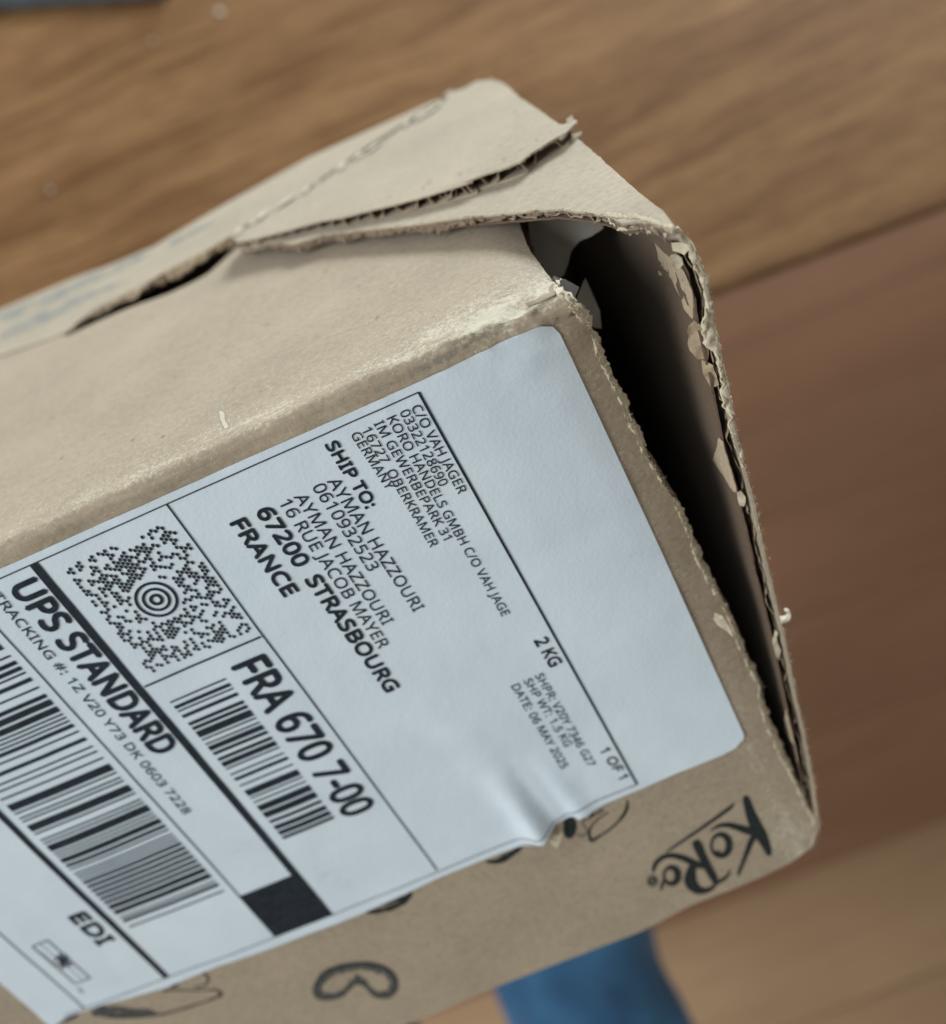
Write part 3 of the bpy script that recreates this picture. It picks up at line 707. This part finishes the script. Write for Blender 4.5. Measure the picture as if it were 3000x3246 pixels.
lg.stroke(zk, ell(882, 342, 76, 90, 18, 50)); lg.stroke(zk, [(835, 405, 22), (865, 400, 20), (890, 415, 16)])
lg.stroke(zk, [(1000, -12, 6), (960, 30, 24), (850, 110, 24), (700, 215, 22), (560, 310, 18), (470, 370, 16), (427, 394, 8)])
lg.stroke(zk, [(672, 300, 40), (690, 340, 62), (730, 430, 58), (780, 530, 56), (825, 610, 52), (850, 668, 26)])
lg.stroke(zk, [(855, 655, 20), (800, 705, 30), (740, 722, 44), (680, 705, 66), (634, 650, 84), (632, 590, 76), (650, 530, 56), (690, 500, 34)])
lg.stroke(zk, [(840, 665, 22), (900, 630, 26), (940, 595, 20), (965, 550, 8)])
lg.stroke(zk, [(740, 520, 36), (660, 490, 44), (570, 448, 40), (470, 425, 34), (390, 445, 32), (335, 500, 30), (318, 565, 16)])
lg.stroke(zk, ell(467, 592, 60, 68, 18, 48)); lg.stroke(zk, [(410, 630, 18), (395, 670, 24), (385, 718, 12)])
lg.stroke(zk, ell(312, 638, 36, 38, 14, 16, n=12)); lg.stroke(zk, [(295, 655, 14), (312, 630, 18), (330, 645, 14)])
lg.build('brand_logo', M_PRINT)
def nutlabel(o): return o
# cashew
ca = Print(); 
co = [(545, 1375), (560, 1320), (610, 1265), (700, 1226), (820, 1210), (920, 1222), (1000, 1262), (1036, 1330), (1012, 1390), (955, 1412), (895, 1398), (858, 1358), (802, 1326), (748, 1358), (712, 1398), (650, 1420), (575, 1415), (545, 1375)]
ca.stroke(gC, [(x, y, 13 + 9 * noise.noise(Vector((x * .01, y * .01, 0)))) for x, y in co], rough=.4)
ca.build('nut_drawing', M_PRINT)
ch = Print(); rnd = random.Random(4)
for i in range(620):
    k = rnd.randrange(len(co) - 1); f = rnd.random(); x = co[k][0] + (co[k + 1][0] - co[k][0]) * f; y = co[k][1] + (co[k + 1][1] - co[k][1]) * f
    cxn = 790 + (x - 790) * .62; cyn = 1290 if abs(x - 790) < 130 else 1330
    dx, dy = cxn - x, cyn - y; l = math.hypot(dx, dy); L = rnd.uniform(14, 62 if 740 < x < 880 and y > 1300 else 48)
    dx, dy = dx / l * L, dy / l * L
    ch.stroke(gC, [(x + dx * .02, y + dy * .02, 8), (x + dx * .6 + rnd.uniform(-7, 7), y + dy * .6, 6), (x + dx, y + dy, 2)], off=.12, n=2)
ch.build('nut_shading', M_PRINT2)
# the other half covered nuts under the label edge
wn = Print()
wn.blob(gE, [(530, 1270), (560, 1262), (600, 1290), (606, 1340), (585, 1385), (550, 1392), (528, 1350)])
wn.stroke(gE, [(905, 1175, 8), (898, 1230, 15), (860, 1290, 12), (800, 1345, 9), (740, 1385, 12), (692, 1415, 16)], rough=.3)
wn.stroke(gE, [(692, 1415, 14), (680, 1375, 12), (690, 1330, 8), (730, 1285, 7), (790, 1245, 6)], rough=.3)
wn.stroke(gE, [(610, 1370, 4), (640, 1385, 5), (670, 1350, 5), (640, 1310, 4), (660, 1270, 6), (720, 1255, 8), (760, 1230, 10)], rough=.4)
wn.stroke(gE, [(620, 1250, 8), (650, 1290, 5), (700, 1270, 6), (690, 1235, 8)], rough=.4)
wn.build('nut_drawing', M_PRINT); wn = Print()
wn.stroke(gC, [(1555, 612, 10), (1620, 612, 26), (1690, 575, 30), (1750, 530, 22), (1780, 490, 10)], rough=.3)
wn.build('nut_drawing', M_PRINT); wn = Print()
wn.stroke(gC, [(820, 905, 6), (900, 905, 18), (990, 885, 24), (1065, 850, 26), (1105, 810, 24), (1112, 780, 10)], rough=.4)
for i in range(30):
    x = 850 + i * 8; wn.stroke(gC, [(x, 900 - (x - 850) * .30, 6), (x + 6, 870 - (x - 850) * .28, 5)], n=1)
wn.build('nut_drawing', M_PRINT); wn = Print()
wn.stroke(gB, [(590, 1860, 10), (680, 1890, 16), (800, 1900, 14), (950, 1895, 10), (1100, 1870, 9), (1240, 1830, 10), (1360, 1790, 9), (1445, 1755, 14)], rough=.3)
wn.stroke(gB, [(1445, 1752, 18), (1400, 1722, 8), (1280, 1725, 6), (1150, 1722, 7), (1060, 1730, 10)], rough=.3)
wn.stroke(gB, [(1320, 1610, 10), (1355, 1640, 10), (1340, 1685, 9), (1270, 1710, 7)], rough=.2)
wn.blob(gB, [(1085, 1690), (1120, 1672), (1160, 1685), (1140, 1705), (1095, 1705)])
wn.stroke(gB, [(360, 1940, 10), (420, 1915, 22), (470, 1895, 26), (510, 1885, 10)], rough=.5)
wn.build('nut_drawing', M_PRINT)
wh = Print()
for i in range(420):
    x = rnd.uniform(600, 1000); t = (x - 600) / 400; y = 1892 - 70 * rnd.random() ** 2 * (1 - .5 * t); wh.stroke(gB, [(x, y, 7), (x + rnd.uniform(10, 34), y - rnd.uniform(2, 12), 2)], off=.12, n=1)
wh.build('nut_shading', M_PRINT2)
# grey printed marks and white tape bits along the far strip
def tbit(name, pts, h, off, m, sd=1):
    po = [(*hitT(p, lambda a, b: h(a, b) + off), (.15, .6)) for p in pts]
    return sheet(name, po, lambda a, b, o: (a, b, h(a, b) + off + o), .08, m, parcel, 2, 1, sd)
m_, nt_, bs_ = mat('tape'); bs_.inputs['Base Color'].default_value = (.72, .72, .72, 1); bs_.inputs['Roughness'].default_value = .25; M_TAPE = m_
m_, nt_, bs_ = mat('grey_print')
nt_.links.new(ramp(nt_, noise_tex(nt_, coords(nt_), 160, 4, .7), [(.42, (.235, .235, .225)), (.6, (.42, .345, .26))]), bs_.inputs['Base Color']); bs_.inputs['Roughness'].default_value = .7; M_GREY = m_
tbit('printed_band', [D(0, 632), D(130, 578), D(250, 520), D(300, 492), D(260, 500), D(120, 560), D(0, 610)], hD, .05, M_GREY, 2)
tbit('printed_band', [D(0, 665), D(90, 628), D(190, 578), D(250, 545), D(160, 572), D(70, 615), D(0, 643)], hD, .05, M_GREY, 3)
tbit('printed_band', [D(330, 482), D(400, 446), D(425, 432), D(385, 444), D(335, 470)], hD, .05, M_GREY, 4)
rt = random.Random(12)
tear = [(455, 455), (500, 428), (600, 366), (700, 302), (780, 250), (850, 205), (885, 176)]
def tl(f):
    f *= len(tear) - 1; k = min(int(f), len(tear) - 2); f -= k
    return tear[k][0] + (tear[k + 1][0] - tear[k][0]) * f, tear[k][1] + (tear[k + 1][1] - tear[k][1]) * f
m_, nt_, bs_ = mat('slot_dark'); bs_.inputs['Base Color'].default_value = (.13, .105, .08, 1); M_SLOT = m_
f = .01
while f < .97:
    L = rt.uniform(.02, .075); a, b_ = tl(f), tl(min(.99, f + L)); w = rt.uniform(1.5, 4.5); k = rt.uniform(-3, 3)
    if rt.random() < .62:
        tbit('paper_tab', [D(a[0], a[1] + w + k), D((a[0] + b_[0]) / 2, (a[1] + b_[1]) / 2 + rt.uniform(-3, 0) - w + k), D(b_[0] + 3, b_[1] - w + k), D(b_[0], b_[1] + 1 + k), D((a[0] + b_[0]) / 2 + 3, (a[1] + b_[1]) / 2 + w + k)], hB, rt.uniform(.3, .8), M_TAB if rt.random() < .7 else M_TAPE, 50 + int(f * 90))
    else:
        tbit('slot', [D(a[0], a[1] + 2.5 + k), D((a[0] + b_[0]) / 2, (a[1] + b_[1]) / 2 - 2.5 + k), D(b_[0], b_[1] + k), D((a[0] + b_[0]) / 2, (a[1] + b_[1]) / 2 + 3 + k)], hB, .15, M_SLOT, 150 + int(f * 90))
    f += L * rt.uniform(.7, 1.5)
lineT = [mapB(*hitT(D(*tl(k / 12)), hB), .3) for k in range(13)]
tbit('paper_shred', [D(428, 802), D(436, 804), D(440, 820), D(447, 834), D(439, 838), D(431, 822)], lambda a, b: dent(a, b - R0 + Q0), .10, M_TAB, 31)
# ------------------------------------------------------------------ plastic pouch inside the parcel
pouch = empty('pouch', BOXM); tag(pouch, 'pale grey plastic pouch showing inside the torn corner of the parcel', 'pouch')
m_, nt_, bs_ = mat('pouch_film'); nt_.links.new(ramp(nt_, noise_tex(nt_, coords(nt_), 90, 4), [(.3, (.50, .43, .34)), (.7, (.66, .60, .52))]), bs_.inputs['Base Color'])
bs_.inputs['Roughness'].default_value = .3; M_FILM = m_
vs, fs = [], []; nu_, nv_ = 40, 28
for i in range(nu_):
    for j in range(nv_ + 1):
        a = math.tau * i / nu_; t = math.pi * j / nv_; ex = .75
        cxp = math.copysign(abs(math.cos(a)) ** ex, math.cos(a)); syp = math.copysign(abs(math.sin(a)) ** ex, math.sin(a)); st = math.sin(t) ** .6
        p = Vector((-52 + 46 * cxp * st, 62 + 50 * syp * st, -72 + 58 * math.cos(t)))
        p += Vector((1, 1, 1)) * 4.5 * fbm((p.x * .04, p.y * .04, p.z * .04), 3) * st
        vs.append(p * MM)
for i in range(nu_):
    for j in range(nv_): a = i * (nv_ + 1) + j; b_ = ((i + 1) % nu_) * (nv_ + 1) + j; fs.append((a, a + 1, b_ + 1, b_))
mesh_obj('pouch_body', vs, fs, M_FILM, pouch, True)
# crimped seam of the pouch, leaning to the opening
def yplane(pix, y0, dy=0.0):
    out = []
    for i, p in enumerate(pix):
        d = ray(p); t = (y0 + dy * i - CY) / d.y; out.append((CX + t * d.x, CZ + t * d.z))
    return out
po = yplane([c4(440, 400), c4(640, 390), c4(840, 385), c4(940, 420), c4(950, 470), c4(860, 525), c4(780, 565), c4(725, 610), c4(690, 680), c4(655, 750), c4(560, 800), c4(450, 640)], 22)
sheet('seam', [(*p, (.1, .6)) for p in po], lambda a, b, o: (a, 22 - o + .25 * (b + 22) + 1.1 * fbm((a * .15, b * .15, 2), 2) + .8 * max(0, b + 26), b), .2, M_FILM, pouch, 1.5, 1, 3)
po = yplane([c4(680, 740), c4(740, 600), c4(760, 640), c4(830, 800), c4(835, 900), c4(780, 900)], 30)
sheet('seam', po, lambda a, b, o: (a, 30 - o + 2 * fbm((a * .12, b * .1, 6), 2), b), .2, M_FILM, pouch, 1.5, 1, 5)

po = yplane([c4(520, 560), c4(600, 590), c4(690, 640), c4(655, 745), c4(560, 800), c4(480, 690)], 17)
sheet('seam', [(*p, (.1, .6)) for p in po], lambda a, b, o: (a, 17 - o + 1.2 * fbm((a * .2, b * .2, 4), 2), b), .2, M_TAPE, pouch, 1.5, 1, 6)
# ------------------------------------------------------------------ table, floor and the rest of the room in view
def world_hit(p, z):
    q = Vector((p[0] - 1500, p[1] - 1623, FS)); d = w3(q); t = (z - CAM.z) / d.z; return CAM + d * t
e0, e1 = world_hit(D(1400, 570), TABLE_Z), world_hit(D(1848, 400), TABLE_Z)
ye = e0.y
table = empty('table', Matrix.Translation((0.55, ye + .68, 0))); tag(table, 'varnished brown wooden table behind the parcel', 'table')
M_TABLE = wood('table_wood', (.315, .170, .078), (.185, .085, .037), (.065, .026, .012), 1.9, math.radians(-4), .7, 1.7, 1.7)
def bevel_box(name, size, loc, m, parent, bev=.003, seg=3):
    bm = bmesh.new(); bmesh.ops.create_cube(bm, size=1)
    for v in bm.verts: v.co = Vector((v.co.x * size[0], v.co.y * size[1], v.co.z * size[2]))
    bmesh.ops.bevel(bm, geom=bm.edges[:], offset=bev, segments=seg, affect='EDGES', profile=.5)
    me = bpy.data.meshes.new(name); bm.to_mesh(me); bm.free(); me.materials.append(m)
    o = bpy.data.objects.new(name, me); C.objects.link(o); o.location = loc
    if parent: o.parent = parent
    return o
tt = bevel_box('tabletop', (2.5, 1.36, .022), (0, 0, TABLE_Z - .011), M_TABLE, table, .003)
for v_ in tt.data.vertices:
    if v_.co.z < .0 and v_.co.y < 0: v_.co.y += .022          # front edge is cut back underneath
for sx in (-1, 1):
    for sy in (-1, 1): bevel_box('leg', (.06, .06, TABLE_Z - .0265), (sx * 1.19, sy * .60, (TABLE_Z - .0265) / 2), M_TABLE, table, .004)
bevel_box('apron', (2.31, .02, .07), (0, -.60, TABLE_Z - .062), M_TABLE, table, .002)
# dark flat thing at the far left corner
m_, nt_, bs_ = mat('dark_slate'); nt_.links.new(ramp(nt_, noise_tex(nt_, coords(nt_), 60), [(.3, (.028, .036, .042)), (.7, (.045, .055, .062))]), bs_.inputs['Base Color']); bs_.inputs['Roughness'].default_value = .55
a_, b_2 = world_hit(D(-150, 34), TABLE_Z), world_hit(D(330, 2), TABLE_Z)
dirx = (b_2 - a_).normalized(); ang = math.atan2(dirx.y, dirx.x)
ctr = (a_ + b_2) / 2
pad = bevel_box('desk_pad', (.5, .22, .006), (0, 0, 0), m_, None, .002)
pad.rotation_euler = (0, 0, ang); nrm = Vector((-math.sin(ang), math.cos(ang), 0)); pad.location = ctr + nrm * .11 + dirx * (-.25 + (b_2 - a_).length / 2) + Vector((0, 0, .0032))
tag(pad, 'dark blue grey flat pad on the table at the upper left', 'pad')
# pale flecks on the table, as small flattened lumps
m_, nt_, bs_ = mat('fleck'); bs_.inputs['Base Color'].default_value = (.6, .57, .5, 1)
for q, r_, lb in (((430, 25), .0028, 'larger pale crumb on the table near the dark pad'), ((300, 82), .0014, 'tiny pale crumb on the table left of the larger crumb'), ((100, 372), .0016, 'small pale crumb on the table above the parcel at the left')):
    p = world_hit(D(*q), TABLE_Z); bm = bmesh.new(); bmesh.ops.create_icosphere(bm, subdivisions=2, radius=r_)
    for v in bm.verts: v.co *= 1 + .35 * noise.noise(v.co * 900); v.co.z *= .35; v.co.x *= .6
    me = bpy.data.meshes.new('fleck'); bm.to_mesh(me); bm.free(); me.materials.append(m_); o = bpy.data.objects.new('fleck', me); C.objects.link(o); o.location = p + Vector((0, 0, r_ * .3)); o.rotation_euler = (0, 0, .5)
    tag(o, lb, 'fleck')
# floor of planks
M_GAP, nt_, bs_ = mat('floor_gap'); bs_.inputs['Base Color'].default_value = (.16, .08, .05, 1)
floor = mesh_obj('floor', [(-3, -3, -.004), (3, -3, -.004), (3, 3, -.004), (-3, 3, -.004)], [(0, 1, 2, 3)], M_GAP); tag(floor, kind='structure')
tints = [((.50, .265, .155), (.46, .24, .14), (.40, .21, .12)), ((.48, .26, .155), (.44, .235, .14), (.38, .205, .12)), ((.66, .42, .25), (.60, .37, .22), (.52, .32, .185)), ((.48, .235, .13), (.44, .21, .115), (.39, .185, .10))]
MP = [wood('floor_wood_%s' % n, *t, .7, 0, .5, 3.0 + k, .35) for k, (n, t) in enumerate(zip(('red', 'brown', 'pale', 'tan'), tints))]
# plank rows run along x; the pale row passes at the lower right of the picture
pale = world_hit(D(1560, 1850), 0); W = .12; off0 = pale.y % W - W / 2
rows = []
y = off0 - 14 * W
ri = 0
prow = round((pale.y - off0) / W - .5)
me_cache = {}
for k in range(-10, 14):
    yc = off0 + (k + .5) * W; xoff = (k * .377) % 1.0
    for j in range(-2, 2):
        x0 = j * 1.2 + xoff * 1.2
        mi = 2 if k == prow or k == prow - 1 else (k * 7 + j * 3) % 2 if k > prow - 3 else 3
        if mi not in me_cache:
            bm = bmesh.new(); bmesh.ops.create_cube(bm, size=1)
            for v in bm.verts: v.co = Vector((v.co.x * 1.197, v.co.y * (W - .0008), v.co.z * .012))
            bmesh.ops.bevel(bm, geom=bm.edges[:], offset=.0008, segments=1, affect='EDGES')
            me = bpy.data.meshes.new('plank'); bm.to_mesh(me); bm.free(); me.materials.append(MP[mi]); me_cache[mi] = me
        o = bpy.data.objects.new('plank', me_cache[mi]); C.objects.link(o); o.parent = floor; o.location = (x0 + .6, yc, .002)

# ------------------------------------------------------------------ person's legs in blue trousers under the parcel
person = empty('person', Matrix.Translation((0, -.3, 0))); tag(person, 'person in blue trousers sitting below the parcel, only the legs in view', 'person')
m_, nt_, bs_ = mat('blue_cloth'); v = coords(nt_); nt_.links.new(ramp(nt_, noise_tex(nt_, v, 25, 4), [(.3, (.02, .085, .19)), (.7, (.055, .19, .36))]), bs_.inputs['Base Color']); bs_.inputs['Roughness'].default_value = .85; bs_.inputs['Sheen Weight'].default_value = .3
bump(nt_, bs_, noise_tex(nt_, v, 1200, 2), .3, .0005); M_BLUE = m_
m_, nt_, bs_ = mat('skin'); nt_.links.new(ramp(nt_, noise_tex(nt_, coords(nt_), 40), [(.3, (.24, .13, .09)), (.7, (.30, .17, .12))]), bs_.inputs['Base Color']); bs_.inputs['Roughness'].default_value = .55; M_SKIN = m_
def skinned(name, joints, edges, m, parent, sub=2, root=0):
    me = bpy.data.meshes.new(name); me.from_pydata([j[0] for j in joints], edges, []); me.materials.append(m)
    o = bpy.data.objects.new(name, me); C.objects.link(o)
    md = o.modifiers.new('skin', 'SKIN'); md.use_smooth_shade = True
    if not me.skin_vertices: me.attributes.new('skin', 'FLOAT', 'POINT')
    for i, j in enumerate(joints): me.skin_vertices[0].data[i].radius = (j[1], j[1] * (j[2] if len(j) > 2 else 1)); me.skin_vertices[0].data[i].use_root = i == root
    s = o.modifiers.new('sub', 'SUBSURF'); s.levels = s.render_levels = sub
    if parent: o.parent = parent; o.matrix_parent_inverse = parent.matrix_world.inverted()
    return o
HZ = .47
kn1 = world_hit(D(1050, 1660), HZ); hp1 = world_hit(D(1275, 2300), HZ)
kn2 = world_hit(D(600, 1850), HZ); hp2 = world_hit(D(770, 2430), HZ)
def leg(k, h, e=0.0):
    d = (h - k); d.z = 0
    an = k + Vector((.01, .03, -.40)); th = h
    return [(th, .059 + e, .95), (k.lerp(h, .5), .053 + e, .95), (k + Vector((0, -.01, -.005)), .048 + e), (k + Vector((.005, .02, -.16)), .046 + e), (an, .036 + e)]
L1, L2 = leg(kn1, hp1), leg(kn2, hp2)
pel = (hp1 + hp2) / 2 + Vector((0, -.12, .01))
def body_graph(L1, L2, e, feet):
    J = [(pel, .10 + e)] + [(a, r_ + e, *x) for a, r_, *x in L1] + [(a, r_ + e, *x) for a, r_, *x in L2]
    Ed = [(0, 1), (1, 2), (2, 3), (3, 4), (4, 5), (0, 6), (6, 7), (7, 8), (8, 9), (9, 10)]
    if feet:
        for a in (5, 10):
            p = J[a][0]; n = len(J)
            J += [(Vector((p.x, p.y, .045)), .032), (Vector((p.x + .01, p.y + .09, .035)), .03), (Vector((p.x + .015, p.y + .17, .025)), .026, .7)]
            Ed += [(a, n), (n, n + 1), (n + 1, n + 2)]
    return J, Ed
skinned('body', *body_graph(L1, L2, -.02, True), M_SKIN, person)
tr = skinned('trousers', *body_graph(L1, L2, 0, False), M_BLUE, person, 4)
tx = bpy.data.textures.new('folds', 'CLOUDS'); tx.noise_scale = .055; tx.noise_depth = 2
dm = tr.modifiers.new('folds', 'DISPLACE'); dm.texture = tx; dm.strength = .02; dm.mid_level = .5
